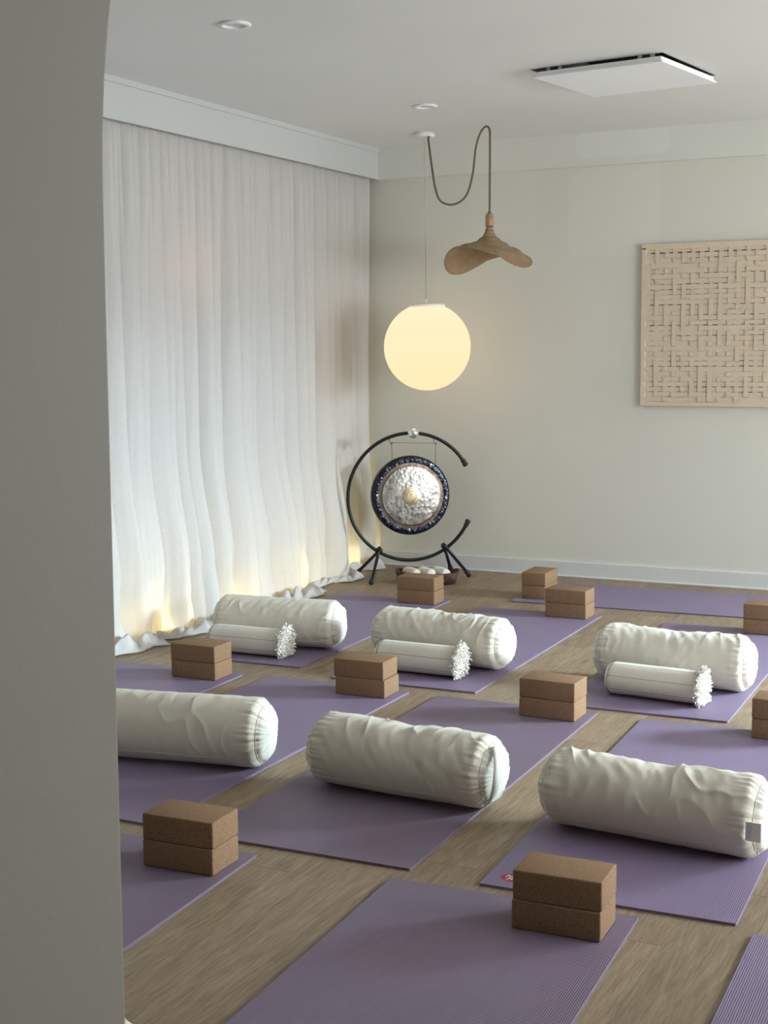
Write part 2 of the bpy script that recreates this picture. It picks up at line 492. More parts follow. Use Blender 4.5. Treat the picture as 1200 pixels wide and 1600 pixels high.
# ================================================================= CURTAIN
HEM = [(4.3, -3.86), (5.06, -3.839), (5.15, -3.788), (5.29, -3.80), (5.36, -3.76), (5.43, -3.86), (5.52, -3.80), (5.60, -3.765), (5.67, -3.72), (5.76, -3.80),
       (6.0, -3.76), (6.3, -3.80), (6.55, -3.76), (6.80, -3.73), (6.93, -3.76), (7.02, -3.86), (7.2, -3.87), (7.29, -3.775), (7.43, -3.775), (7.53, -3.93),
       (7.66, -3.93), (7.74, -3.84), (7.80, -3.815), (7.96, -3.90)]
def n1(x, s=0): return noise.noise(Vector((x, s * 3.7 + .5, 1.3)))
def build_curtain():
    Y0, Y1 = 4.3, 7.955
    NU, NV = 1100, 150
    ZT = 2.56
    x0 = XP - .085
    NB = 118                               # rows that hang, the rest lies on the floor
    verts = []
    def crease(ph, sharp=.75):
        return 2 * abs(math.sin(ph / 2)) ** sharp - 1.2
    for i in range(NU + 1):
        u = i / NU; y = Y0 + (Y1 - Y0) * u
        plo = y * 2 * PI * 3.6 + 3.2 * n1(y * 1.3, 1) + 1.1 * n1(y * 4, 2)
        pmid = y * 2 * PI * 7.0 + 2.6 * n1(y * 2.3, 3) + 1.3 * n1(y * 6, 9)
        phi = y * 2 * PI * 13.5 + 2.2 * n1(y * 3.3, 4)
        xh = interp(HEM, y)
        for j in range(NB + 1):
            v = j / NB
            z = ZT + (.30 - ZT) * v
            d = (ZT - z)
            yy = y + .05 * d * .45 * n1(y * 1.7, 5)
            slant = d * (.35 * n1(y * .9, 6))
            wlo = .15 + .85 * sstep(0, 1.5, d) + .5 * sstep(1.3, 2.2, d)
            wmid = 1 - .55 * sstep(.6, 2.0, d)
            whi = 1 - sstep(.12, .95, d)
            A = .30 + .70 * sstep(0, .35, d)
            env = .75 + .5 * n1(y * 1.1, 7)
            x = x0 + A * (.030 * wlo * env * crease(plo + slant * 3, .75) + .017 * wmid * crease(pmid + slant * 4, .65) + .009 * whi * crease(phi + slant * 6, .6)
                          + .0035 * n1(y * 30 + d * 2.5, 8))
            x += .010 * n1(y * 2.1, 11) * sstep(.5, 2.2, d)
            fl_ = sstep(1.55, 2.26, d)
            x += fl_ ** 1.6 * max(0, (xh - x0)) * .34
            verts.append((x, yy, z))
        xz, yz, _ = verts[-1]
        # flare to the floor, then puddle
        cw = .115 + .06 * (n1(y * 3.1, 12) + .5)
        xc = max(xz + .012, xh - cw)
        fold = .016 * crease(plo + (ZT - .3) * .35 * n1(y * .9, 6) * 3, .8)
        for j in range(1, NV - NB + 1):
            t = j / (NV - NB)
            if t < .55:
                s_ = t / .55
                x = xz + (xc - xz) * (s_ ** 1.9) + fold * math.sin(s_ * PI) * .9
                z = .30 * (1 - s_) + .008 * s_ + .012 * math.sin(s_ * PI) * n1(y * 14, 14)
                x += .018 * n1(y * 11 + s_ * 3, 13) * math.sin(s_ * PI)
                yv = yz + .02 * n1(y * 7 + s_ * 2, 15) * s_
            else:
                s_ = (t - .55) / .45
                x = xc + (xh - xc) * s_
                h = .050 * abs(n1(y * 15 + s_ * 3, 16)) + 0.055 * max(0, n1(y * 7.5 + s_ * 2, 17))
                z = .004 + h * math.sin(min(1, s_ * 1.08) * PI) * 1.3 + (.006 + .010 * abs(n1(y * 22, 18))) * (1 - abs(2 * s_ - 1))
                z += .010 * (1 - s_) * .5 + .004 * s_
                yv = yz + .02 * n1(y * 7 + 2, 15) + .03 * n1(y * 5, 19) * s_
                x += .012 * n1(y * 26 + s_ * 4, 20) * s_
            verts.append((x, min(yv, 7.97), max(z, .0025)))
    W_ = NV + 1
    faces = [(i * W_ + j, i * W_ + j + 1, (i + 1) * W_ + j + 1, (i + 1) * W_ + j) for i in range(NU) for j in range(NV)]
    t = thing('curtain', 'long white sheer linen curtain hanging from the pelmet and pooling on the floor', 'curtain', (0, 0, 0))
    mesh_obj('drape', verts, faces, M_sheer, t, True)
    bm = box_bm(x0 - .012, x0 + .012, Y0, Y1, ZT + .0, ZT + .03)
    bm_obj('track', bm, M_white, t)
build_curtain()

# warm uplights standing on the floor behind the curtain
M_lampglow = bpy.data.materials.new('amber_glow'); M_lampglow.use_nodes = True
M_lampglow.node_tree.nodes['Principled BSDF'].inputs['Emission Color'].default_value = (1, .52, .32, 1)
M_lampglow.node_tree.nodes['Principled BSDF'].inputs['Emission Strength'].default_value = 5
def uplight(y, watts, lab):
    t = thing('floor_uplight', lab, 'light', (-4.11, y, 0), 0, 'uplights behind the curtain')
    lathe('housing', [(0, 0), (.03, 0), (.032, .004), (.032, .03), (.027, .034), (.024, .03), (0, .028)], M_white, t, 24)
    l = bpy.data.lights.new('uplight_bulb', 'POINT'); l.energy = watts * 2.4; l.color = (1.0, .72, .16); l.shadow_soft_size = .02
    o = bpy.data.objects.new('uplight_bulb', l); COL.objects.link(o); o.parent = t; o.location = (.05, 0, .07)
for y_, w_, lab in ((5.56, 1.3, 'uplight glowing through the curtain foot nearest to the white partition'), (6.25, .9, 'uplight glowing faintly through the curtain above the farthest-left bolster'),
                    (6.92, 1.2, 'uplight glowing through the curtain foot just left of the gong stand'), (7.62, .8, 'uplight glowing through the curtain seen inside the gong stand hoop')):
    uplight(y_, w_, lab)

t = thing('added_lamp', 'faint pinkish glow seen through the upper left of the curtain', 'light', (-4.15, 6.03, 1.80))  # unseen lamp, added to make a pinkish glow behind the cloth
lathe('lamp_bulb', [(0, -.05), (.035, -.035), (.05, 0), (.035, .035), (0, .05)], M_lampglow, t, 24)
bm_obj('bracket', box_bm(-.108, -.04, -.012, .012, -.012, .012), M_white, t)

# ================================================================= CEILING THINGS
def downlight(x, y, lab):
    t = thing('recessed_downlight', lab, 'light', (x, y, ZC), 0, 'round recessed downlights')
    lathe('trim_ring', [(.042, -.002), (.044, -.009), (.050, -.011), (.060, -.008), (.062, -.003), (.058, -.002), (.058, 0)], M_white, t, 40)
    lathe('diffuser', [(0, -.0035), (.030, -.0035), (.043, -.002)], M_diff, t, 40)
downlight(-2.876, 4.638, 'round white recessed downlight nearer the camera, above the curtain end')
downlight(-2.998, 6.638, 'round white recessed downlight just above the pendant lamp canopy')

t = thing('ceiling_panel', 'white square access panel hung slightly open under a dark ceiling recess', 'ceiling panel', (-1.838, 6.235, ZC), math.radians(-8.5))
bm_obj('panel_sheet', box_bm(-.302, .302, -.302, .302, -.043, -.035, bevel=.002), M_panel, t)
bm_obj('panel_frame', box_bm(-.292, .292, -.292, .292, -.0345, -.017, bevel=.0015), M_white, t)
for bx in (-.215, .215):
    for q_ in (-.028, .028):
        bm = bmesh.new(); box_bm(bx + q_ - .009, bx + q_ + .009, -.275, -.262, -.017, .06, bm, .001)
        b_ = bm_obj('bracket', bm, M_steel, t)

# globe pendant -----------------------------------------------------
CX, CY = -3.387, 7.482
def globe_mat():
    s = NT('opal_glass_lit')
    em = s.n('ShaderNodeEmission')
    v = s.coord((1, 1, 1)); sp = s.n('ShaderNodeSeparateXYZ'); s.l(v, sp.inputs[0])
    mr = s.n('ShaderNodeMapRange'); mr.inputs[1].default_value = -.25; mr.inputs[2].default_value = .25; s.l(sp.outputs[2], mr.inputs[0])
    c = s.ramp(mr.outputs[0], [(0, (1.0, .715, .40)), (.35, (1.0, .73, .44)), (1, (1.0, .76, .50))])
    s.l(c, em.inputs[0]); em.inputs[1].default_value = 1.2
    s.l(em.outputs[0], s.out.inputs[0]); s.t.nodes.remove(s.b)
    return s.m
M_globe = globe_mat()
t = thing('globe_pendant', 'large glowing white glass globe pendant on a thin cable from the round canopy', 'lamp', (CX, CY, ZC))
R_ = .252; zc = -1.213
prof = [(0, zc - R_)] + [(R_ * math.sin(a), zc - R_ * math.cos(a)) for a in [PI * k / 40 for k in range(1, 37)]]
gl_ = lathe('glass_globe', [(r_, z_ - zc) for r_, z_ in prof], M_globe, t, 64); gl_.location = (.01, .003, zc)
lathe('canopy', [(0, -.024), (.055, -.024), (.060, -.022), (.060, -.004), (.056, -.003), (.056, 0)], M_white, t, 40)
lathe('cap', [(0, zc + R_ + .001), (.020, zc + R_ + .001), (.100, zc + R_ - .004), (.105, zc + R_ - .008), (.105, zc + R_ - .022), (.09, zc + R_ - .024), (.07, zc + R_ - .02)], M_white, t, 48, loc=(.01, .003, 0))
lathe('cable_grip', [(.006, zc + R_ + .022), (.009, zc + R_ + .018), (.009, zc + R_)], M_white, t, 16, loc=(.004, .0, 0))
tube('cable', [(0, 0, -.022), (.002, .001, -.5), (.004, .001, zc + R_ + .01)], .0026, M_cable, t, 8)

# woven pendant -----------------------------------------------------
HX, HY = -2.954, 7.398
def hat_mat():
    s = NT('woven_seagrass'); v = s.coord()
    wv = s.n('ShaderNodeTexWave', wave_type='RINGS', rings_direction='Z'); wv.inputs['Scale'].default_value = 55; wv.inputs['Distortion'].default_value = 2.5
    wv.inputs['Detail'].default_value = 3; s.l(v, wv.inputs['Vector'])
    nz = s.noise(v, 160, 3, .7); big = s.noise(v, 14, 3)
    c = s.mix(nz, (.24, .155, .08), (.56, .41, .25))
    c = s.mix(.5, c, s.ramp(wv.outputs['Fac'], [(.1, (.5,) * 3), (.7, (1.15,) * 3)]), 'MULTIPLY')
    c = s.mix(.4, c, s.ramp(big, [(.35, (.75,) * 3), (.65, (1.15,) * 3)]), 'MULTIPLY')
    s.base(c, .85, .2); s.bump(wv.outputs['Fac'], .8, .002)
    return s.m
M_hat = hat_mat()
t = thing('woven_pendant', 'hat-shaped woven fibre pendant lamp with a curled brim on a looping rope cord', 'lamp', (HX, HY, 2.115), math.atan2(.439, .898))
def hatz(r):
    return -interp([(.017, 0), (.022, .025), (.030, .045), (.045, .062), (.083, .088), (.15, .125), (.25, .172)], r)
NR_, NA_ = 34, 128
vs, fs = [], []
for i in range(NR_ + 1):
    q_ = i / NR_; r_ = .017 + (.250 - .017) * q_ ** 1.25
    for k in range(NA_):
        a = 2 * PI * k / NA_
        x, y = r_ * math.cos(a), -r_ * math.sin(a)           # y negative faces the camera
        g_ = sstep(.03, .16, r_)
        c_ = 2.15 if x < 0 else 1.45
        z = hatz(r_) + c_ * x * y * g_
        z -= (.22 * max(0, -y) * 0 + .25 * max(0, r_ - .17) ** 1) * (abs(x) / .25)
        # pinched crease at the front
        z += .22 * (r_ ** 2) * math.exp(-((math.atan2(x - .03, -y)) / .22) ** 2) * g_
        z += .0006 * math.sin(r_ * 700)
        vs.append((x * (1.0 if x < 0 else .94), y * .92, z - .067))
for i in range(NR_):
    for k in range(NA_):
        k2 = (k + 1) % NA_; fs.append((i * NA_ + k, i * NA_ + k2, (i + 1) * NA_ + k2, (i + 1) * NA_ + k))
sh = mesh_obj('woven_shade', vs, fs, M_hat, t, True)
md = sh.modifiers.new('thick', 'SOLIDIFY'); md.thickness = .004; md.offset = 0
rim = [Vector(vs[NR_ * NA_ + k]) for k in range(NA_)] ; rim.append(rim[0])
tube('rim_binding', rim, .0038, M_hat, t, 8, cap=False)
lathe('socket', [(0, .002), (.020, .002), (.023, -.002), (.023, -.062), (.021, -.067), (0, -.067)], M_socket, t, 32)
lathe('collar', [(.007, .014), (.010, .010), (.011, .002), (.011, 0)], M_cord, t, 16)
cp = [(CX + .030, CY - .0, ZC - .024), (-3.338, 7.43, ZC - .05), (-3.238, 7.262, 2.345), (-3.222, 7.267, 2.25), (-3.200, 7.28, 2.190), (-3.150, 7.303, 2.168), (-3.10, 7.328, 2.185), (-3.062, 7.345, 2.235), (-3.037, 7.358, 2.341),
      (-3.024, 7.365, 2.47), (-3.005, 7.374, 2.545), (-2.985, 7.384, 2.582), (-2.967, 7.393, 2.592), (-2.955, 7.399, 2.575), (-2.952, 7.399, 2.52), (HX + .001, HY + .001, 2.30), (HX, HY, 2.122)]
co = tube('rope_cord', catmull(cp, 12), .0058, M_cord, None, 10, twist=.35)
co.parent = t; co.matrix_parent_inverse = (Matrix.Translation((HX, HY, 2.115)) @ Matrix.Rotation(math.atan2(.439, .898), 4, 'Z')).inverted()
hk = tube('ceiling_hook', [(-2.967, 7.393, ZC + .0), (-2.967, 7.393, 2.590)], .003, M_steel, None, 8)
hk.parent = t; hk.matrix_parent_inverse = co.matrix_parent_inverse

# ================================================================= WALL ART
def jute():
    s = NT('undyed_jute'); tc = s.n('ShaderNodeTexCoord'); v = s.coord(rand=True)
    mp = s.n('ShaderNodeMapping'); mp.inputs['Scale'].default_value = (18, 18, 420); s.l(v, mp.inputs[0])
    mq = s.n('ShaderNodeMapping'); mq.inputs['Scale'].default_value = (420, 18, 18); s.l(v, mq.inputs[0])
    a = s.noise(mp.outputs[0], 1, 3); b = s.noise(mq.outputs[0], 1, 3)
    c = s.mix(s.mix(.5, a, b), (.54, .44, .325), (.86, .75, .60))
    s.base(c, .9, .15); s.bump(a, .4, .0015); return s.m
M_jute = jute()
M_canvas = simple('canvas_backing', (.12, .09, .06), .9)
ax0, az0, aw, ah = -2.242, 1.034, 1.55, .922
t = thing('woven_wall_hanging', 'large rectangular panel of undyed woven jute strips on the back wall', 'wall art', (ax0, YB, az0))
bm_obj('backing', box_bm(.006, aw - .006, -.022, 0, .006, ah - .006), M_canvas, t)
ra = random.Random(11)
def strip(name, along, c, wd, L0, L1, depth_fn, n):
    vs, fs = [], []
    th = .0022
    for i in range(n + 1):
        s_ = L0 + (L1 - L0) * i / n
        d = depth_fn(s_); wob = .0018 * n1(s_ * 9, c * 7)
        ww = wd * (.94 + .1 * n1(s_ * 13, c * 3 + 5))
        for q_, dd in ((-.5, 0), (.5, 0), (.5, -th), (-.5, -th)):
            p = c + wob + q_ * ww; y = -.022 - d - dd - th
            y2 = y + (0.0012 if dd == 0 else 0)
            vs.append((p, y, s_) if along == 'z' else (s_, y, p))
    for i in range(n):
        for k in range(4):
            fs.append((i * 4 + k, i * 4 + (k + 1) % 4, (i + 1) * 4 + (k + 1) % 4, (i + 1) * 4 + k))
    fs.append((0, 1, 2, 3)); fs.append((n * 4 + 3, n * 4 + 2, n * 4 + 1, n * 4))
    return mesh_obj(name, vs, fs, M_jute, t, False)
PX_, PZ_ = .0515, .0292
nx, nz_ = 29, 30
warps = [.040 + PX_ * i + ra.uniform(-.004, .004) for i in range(nx)]
wefts = [.040 + PZ_ * j * .992 + ra.uniform(-.0012, .0012) for j in range(nz_)]
over = [[((i + j) % 2 == 0) if ra.random() < .62 else (ra.random() < .6) for j in range(nz_)] for i in range(nx)]
for j in range(nz_): pass
for i, c in enumerate(warps):
    def dfn(s_, i=i):
        j = min(range(nz_), key=lambda q_: abs(wefts[q_] - s_))
        return .0120 if over[i][j] else .0030
    strip('warp_strip', 'z', c, .027, .03, ah - .03, dfn, nz_ * 3)
for j, c in enumerate(wefts):
    wd = ra.choice((.0275, .0290, .0300, .0306)) if j < nz_ - 1 else .020
    strip('weft_strip', 'x', c, wd, .012, aw - .012, lambda s_: .0062, 48)
for nm, a in (('border_strip', (0, aw, ah - .034, ah)), ('border_strip', (0, aw, 0, .026)), ('border_strip', (0, .030, .02, ah - .02)), ('border_strip', (aw - .03, aw, .02, ah - .02))):
    bm_obj(nm, box_bm(a[0], a[1], -.036, -.001, a[2], a[3], bevel=.004), M_jute, t)

# ================================================================= YOGA MATS
MW, ML, MT = .66, 1.746, .0072
def rounded_slab(wd, ln, th, rc=.006):
    bm = bmesh.new()
    pts = []
    for (cx, cy, a0) in ((wd - rc, -rc, 0), (rc, -rc, 90), (rc, -ln + rc, 180), (wd - rc, -ln + rc, 270)):
        for k in range(5):
            a = math.radians(a0 + 90 * k / 4); pts.append((cx + rc * math.cos(a), cy + rc * math.sin(a)))
    vs = [bm.verts.new((x, y, 0)) for x, y in pts]; f = bm.faces.new(vs)
    r = bmesh.ops.extrude_face_region(bm, geom=[f])
    top = [g_ for g_ in r['geom'] if isinstance(g_, bmesh.types.BMVert)]
    for v in top: v.co.z += th
    es = [e for e in bm.edges if all(v in top for v in e.verts)]
    bmesh.ops.bevel(bm, geom=es, offset=.0005, segments=1, affect='EDGES')
    return bm
bm = rounded_slab(MW, ML, MT); me_mat = bpy.data.meshes.new('yoga_mat'); bmesh.ops.recalc_face_normals(bm, faces=bm.faces); bm.to_mesh(me_mat); bm.free(); me_mat.materials.append(M_mat)
me_mat_shaded = me_mat.copy(); me_mat_shaded.materials.clear(); me_mat_shaded.materials.append(M_mat_shaded)
MATS = [
 (-2.619, 3.158, .053, 'purple yoga mat in the front row, cut off on its left by the white partition'),
 (-1.551, 3.191, .041, 'purple yoga mat in the front row running off the bottom centre of the photo'),
 (-.621, 3.234, .023, 'purple yoga mat just showing in the bottom right corner of the photo'),
 (-3.008, 5.016, -.003, 'purple yoga mat under the plain bolster that the white partition cuts off'),
 (-2.221, 5.003, .017, 'purple yoga mat under the plain bolster in the middle of the second row'),
 (-1.385, 4.998, .033, 'purple yoga mat with a small red logo at its front left corner'),
 (-3.783, 4.984, .020, 'purple yoga mat beside the curtain foot, mostly hidden by the white partition'),
 (-3.664, 6.946, .022, 'purple yoga mat under the back row bolster nearest the curtain'),
 (-2.778, 6.852, .010, 'purple yoga mat under the middle bolster and rolled blanket of the back row'),
 (-1.773, 6.823, .016, 'purple yoga mat under the right-hand bolster and rolled blanket of the back row'),
]
for i, (x, y, th, lab) in enumerate(MATS):
    o = bpy.data.objects.new('yoga_mat', me_mat if i not in (0, 1, 4) else me_mat_shaded); COL.objects.link(o)
    o.location = (x, y, 0); o.rotation_euler.z = th
    tag(o, lab, 'yoga mat', 'purple yoga mats')
    if i == 5: logo_mat = o
# the mat that lies along the back wall
o = bpy.data.objects.new('yoga_mat', me_mat); COL.objects.link(o); o.location = (-2.70, 7.066, 0); o.rotation_euler.z = math.radians(90 + 2.0)
tag(o, 'purple yoga mat lying lengthwise along the back wall', 'yoga mat', 'purple yoga mats')

# red oval logo with white figure, printed on the mat's front left corner
M_red = simple('logo_red', (.30, .035, .055), .6); M_lw = simple('logo_white', (.80, .76, .76), .6)
def logo(parent):
    # mat-local: near left corner at (0,-ML)
    cx, cy, rx, ry = .076, -ML + .066, .040, .027
    pts = [(cx + rx * math.cos(2 * PI * k / 32), cy + ry * math.sin(2 * PI * k / 32), MT + .0004) for k in range(32)]
    lo = mesh_obj('printed_logo', pts, [tuple(range(32))], M_red, parent)
    lo['label'] = 'dark red oval logo with a white figure'
    bmz = bmesh.new()
    def blob(px, py, w_, h_, ang):
        vs_ = []
        for k in range(12):
            a = 2 * PI * k / 12; x, y = w_ * math.cos(a), h_ * math.sin(a)
            vs_.append(bmz.verts.new((cx + px + x * math.cos(ang) - y * math.sin(ang), cy + py + x * math.sin(ang) + y * math.cos(ang), MT + .0008)))
        bmz.faces.new(vs_)
    blob(.010, .0, .012, .009, .3)
    for px, py, w_, h_, a in ((-.010, .008, .010, .003, .5), (-.020, .012, .005, .003, -.6), (-.008, -.008, .011, .003, -.5), (-.017, -.014, .005, .0026, .4), (.022, .010, .008, .003, .8), (.024, -.010, .008, .003, -.8), (-.002, .0, .006, .004, 0), (-.024, .004, .004, .0025, .9)):
        blob(px, py, w_, h_, a)
    bm_obj('logo_figure', bmz, M_lw, lo)
logo(logo_mat)

# ================================================================= CORK BLOCKS
BL, BD, BH = .2193, .1365, .0722
bm = box_bm(0, BL, 0, BD, 0, BH, bevel=.0045, seg=3)
me_cork = bpy.data.meshes.new('cork_block'); bm.to_mesh(me_cork); bm.free(); me_cork.materials.append(M_cork)
me_cork.polygons.foreach_set('use_smooth', [True] * len(me_cork.polygons))
me_cork.shade_smooth() if hasattr(me_cork, 'shade_smooth') else None
STACKS = [
 (-2.198, 2.989, .031, 'of the front stack beside the white partition'),
 (-1.150, 3.023, .028, 'of the large stack nearest the camera on the bottom centre mat'),
 (-2.607, 4.864, .008, 'of the stack left of the middle rolled blanket, second row'),
 (-1.816, 4.848, -.021, 'of the second-row stack on the mat behind the middle plain bolster'),
 (-3.384, 4.842, .007, 'of the stack in front of the curtain-side rolled blanket'),
 (-.962, 4.900, .020, 'of the stack cut off by the right edge, below the right-hand blanket'),
 (-3.241, 6.770, .020, 'of the stack in front of the wooden tray by the gong'),
 (-2.378, 6.725, -.020, 'of the back stack overlapping the turned stack behind it'),
 (-1.367, 6.700, .020, 'of the far stack at the right edge behind the right-hand bolster'),
]
def block(x, y, z, th, lab):
    o = bpy.data.objects.new('cork_block', me_cork); COL.objects.link(o)
    o.location = (x, y, z); o.rotation_euler.z = th
    tag(o, lab, 'yoga block', 'cork yoga blocks in stacks of two')
rb = random.Random(5)
for i, (x, y, th, lab) in enumerate(STACKS):
    block(x, y, MT + .0002, th, 'lower cork block ' + lab)
    dx, dy = rb.uniform(-.003, .002), rb.uniform(-.003, .003)
    if i == 2: dx = -.006
    block(x + dx, y + dy, MT + BH + .0006, th + rb.uniform(-.012, .012), 'upper cork block ' + lab)
# turned stack on the mat along the wall
for z, nm in ((MT + .0002, 'lower'), (MT + BH + .0006, 'upper')):
    block(-2.669 + BD, 7.165, z, math.radians(90 + 1.5), nm + ' cork block of the end-on stack on the mat along the wall')

# ================================================================= BOLSTERS
def bolster(cx, cy, an, L, r, seed, lab, z0=MT, wr=1.0, dip=.0, strap=False, label=False, right_only=False):
    t = thing('bolster', lab, 'bolster', (cx, cy, z0), an, 'natural cotton bolsters')
    NA, NS = 168, 190
    h = L / 2
    ec = .030                                   # rounded corner of the end
    sx = r * .0
    def rr_at(s_):
        d = h - abs(s_)
        if d < ec:
            q_ = 1 - d / ec
            return r * (1 - .20 * (1 - math.sqrt(max(0, 1 - q_ * q_ * .96))))
        return r
    off = seed * 17.3
    def disp(s_, a, rad):
        # a: 0 at +x side.. angle around; wrinkles run round the girth, stronger on the upper half
        up = .55 + .45 * math.sin(a)
        e = (h - abs(s_))
        v = Vector((s_ * 13 + .35 * math.sin(a * 1.5 + seed), math.cos(a) * .9 + off, math.sin(a) * .9))
        big = noise.noise(Vector((s_ * 3.2 + off, math.cos(a) * .7, math.sin(a) * .7))) * .0060
        w1 = noise.noise(v); ridge = (1 - abs(w1) * 2.6)
        ridge = max(0, ridge) ** 3
        amp = max(0, noise.noise(Vector((s_ * 4 + off + 9, math.cos(a) * 1.3, math.sin(a) * 1.3))) + .22)
        d = big + ridge * amp * .0075 * up * wr
        v2 = Vector((s_ * 34 + 1.1 * math.sin(a * 2 + seed * 2), math.cos(a) * 2.0 + off, math.sin(a) * 2.0))
        d += noise.noise(v2) * .0016 * wr * (.4 + up)
        # gathers at the end seams
        g_ = math.exp(-(e / .045) ** 2)
        pl = noise.noise(Vector((math.cos(a) * 9 + off, math.sin(a) * 9, s_ * 4)))
        pl2 = noise.noise(Vector((math.cos(a) * 20 + off, math.sin(a) * 20, s_ * 5)))
        d += g_ * (pl * .0065 + pl2 * .003) - math.exp(-((e - .004) / .010) ** 2) * .004
        if dip: d -= dip * math.exp(-((s_ - .02) / .07) ** 2) * max(0, math.sin(a))
        return d
    def pt(s_, a, rad, k=1.0):
        R2 = rad + disp(s_, a, rad) * k
        x, y, z = s_, R2 * math.cos(a), r + R2 * math.sin(a)
        lim = .0006
        if z < .020:                                 # sits flat on the mat
            q_ = (.020 - z); z = .020 - q_ * .83
            y *= 1 + .35 * q_
        return (x, y, max(z, lim))
    vs, fs = [], []
    ss = []
    for i in range(NS + 1):
        q_ = i / NS
        # denser near the ends
        ss.append(-h + L * (q_ + .055 * math.sin(2 * PI * q_) * -1 * 1.0))
    for s_ in ss:
        rad = rr_at(s_)
        for k in range(NA): vs.append(pt(s_, 2 * PI * k / NA, rad))
    for i in range(NS):
        for k in range(NA):
            k2 = (k + 1) % NA; fs.append((i * NA + k, i * NA + k2, (i + 1) * NA + k2, (i + 1) * NA + k))
    mesh_obj('cover', vs, fs, M_cotton, t, True)
    for sg in (1, -1):
        base = vs[NS * NA:] if sg == 1 else vs[:NA]
        vv, ff = list(base), []
        cz = sum(p[2] for p in base) / NA; cyy = 0
        rings = 16
        for j in range(1, rings + 1):
            f_ = 1 - j / rings
            for k in range(NA):
                p = base[k]; a = 2 * PI * k / NA
                puff = .030 * math.sqrt(max(0, 1 - f_ ** 2.6))
                pl = .0050 * f_ ** 2 * noise.noise(Vector((math.cos(a) * 7 + off, math.sin(a) * 7, f_ * 1.5))) + .004 * noise.noise(Vector((p[1] * f_ * 18 + off, p[2] * f_ * 18, sg)))
                vv.append((sg * (h + puff + pl * (1 if f_ < 1 else 0)), p[1] * f_, cz + (p[2] - cz) * f_))
        for j in range(rings):
            for k in range(NA):
                k2 = (k + 1) % NA; q = (j * NA + k, j * NA + k2, (j + 1) * NA + k2, (j + 1) * NA + k)
                ff.append(q if sg == 1 else q[::-1])
        mesh_obj('end_panel', vv, ff, M_cotton_end, t, True)
        # piped seam
        seam = [Vector(base[k]) * 1.0 + Vector((sg * .001, 0, 0)) for k in range(0, NA, 2)]
        seam = [Vector((p.x, p.y * 1.004, cz + (p.z - cz) * 1.004)) for p in seam]; seam.append(seam[0])
        tube('end_seam', seam, .0016, M_cotton, t, 6, cap=False)
    # long closing seam low on the front
    sp = []
    for i in range(6, NS - 5, 3):
        s_ = ss[i]; a = PI + .62 + .02 * math.sin(s_ * 20)
        p = Vector(pt(s_, a, rr_at(s_))); sp.append(p + Vector((0, math.cos(a) * .0003, math.sin(a) * .0003)))
    tube('side_seam', sp, .0012, M_cotton, t, 6)
    if strap:
        # carrying handle: a flat band bowed across the end panel
        vv, ff = [], []
        n = 26
        for i in range(n + 1):
            q_ = i / n; zz = r * 1.78 - q_ * r * 1.42
            yy = -.035 + .030 * math.sin(q_ * PI) * -1 + .045 * (1 - q_) - .03
            xx = h + .010 + .030 * math.sin(q_ * PI) ** .7 + (.004 if 0 < i < n else 0)
            for dy, dx in ((-.015, 0), (.015, 0.006)):
                vv.append((xx + dx, yy + dy, zz))
        for i in range(n): ff.append((i * 2, i * 2 + 1, i * 2 + 3, i * 2 + 2))
        o = mesh_obj('carry_handle', vv, ff, M_cotton_end, t, True)
        m_ = o.modifiers.new('thick', 'SOLIDIFY'); m_.thickness = .003
    if label:
        bm = box_bm(h - .012, h + .030, -r - .0035, -r - .0015, r * .75, r * .75 + .052, bevel=.0004)
        lb = bm_obj('sewn_label', bm, M_label, t); lb['label'] = 'white sewn label with grey print'
        bm = bmesh.new()
        for q_ in range(3): box_bm(h - .006 + q_ * .004, h - .0045 + q_ * .004, -r - .0042, -r - .0034, r * .75 + .006, r * .75 + .046 - (q_ % 2) * .012, bm)
        bm_obj('label_print', bm, M_labelink, lb)
    return t
bolster(-3.279, 5.577, .157, .575, .1125, 1, 'natural cotton bolster nearest the curtain, back row, behind a rolled blanket', wr=.9)
bolster(-2.434, 5.545, -.091, .605, .1140, 2, 'natural cotton bolster in the middle of the back row, behind a rolled blanket', wr=1.5, dip=.008)
bolster(-1.412, 5.570, -.039, .605, .1135, 3, 'natural cotton bolster at the right of the back row, behind a rolled blanket', wr=1.4, dip=.004)
bolster(-2.651, 3.844, .178, .600, .1150, 4, 'plain natural cotton bolster cut off on its left by the white partition', wr=.75)
bolster(-1.810, 3.830, -.078, .603, .1125, 5, 'plain natural cotton bolster in the middle of the second row, with an end handle', wr=1.3, dip=.012, strap=True)
bolster(-1.002, 3.761, -.079, .605, .1125, 6, 'plain natural cotton bolster cut off by the right edge, nearest the camera', wr=1.5, dip=.008, label=True)
bolster(-1.745, 1.882, -.10, .600, .1130, 7, 'natural cotton bolster barely showing at the bottom beside the white partition', wr=.8)

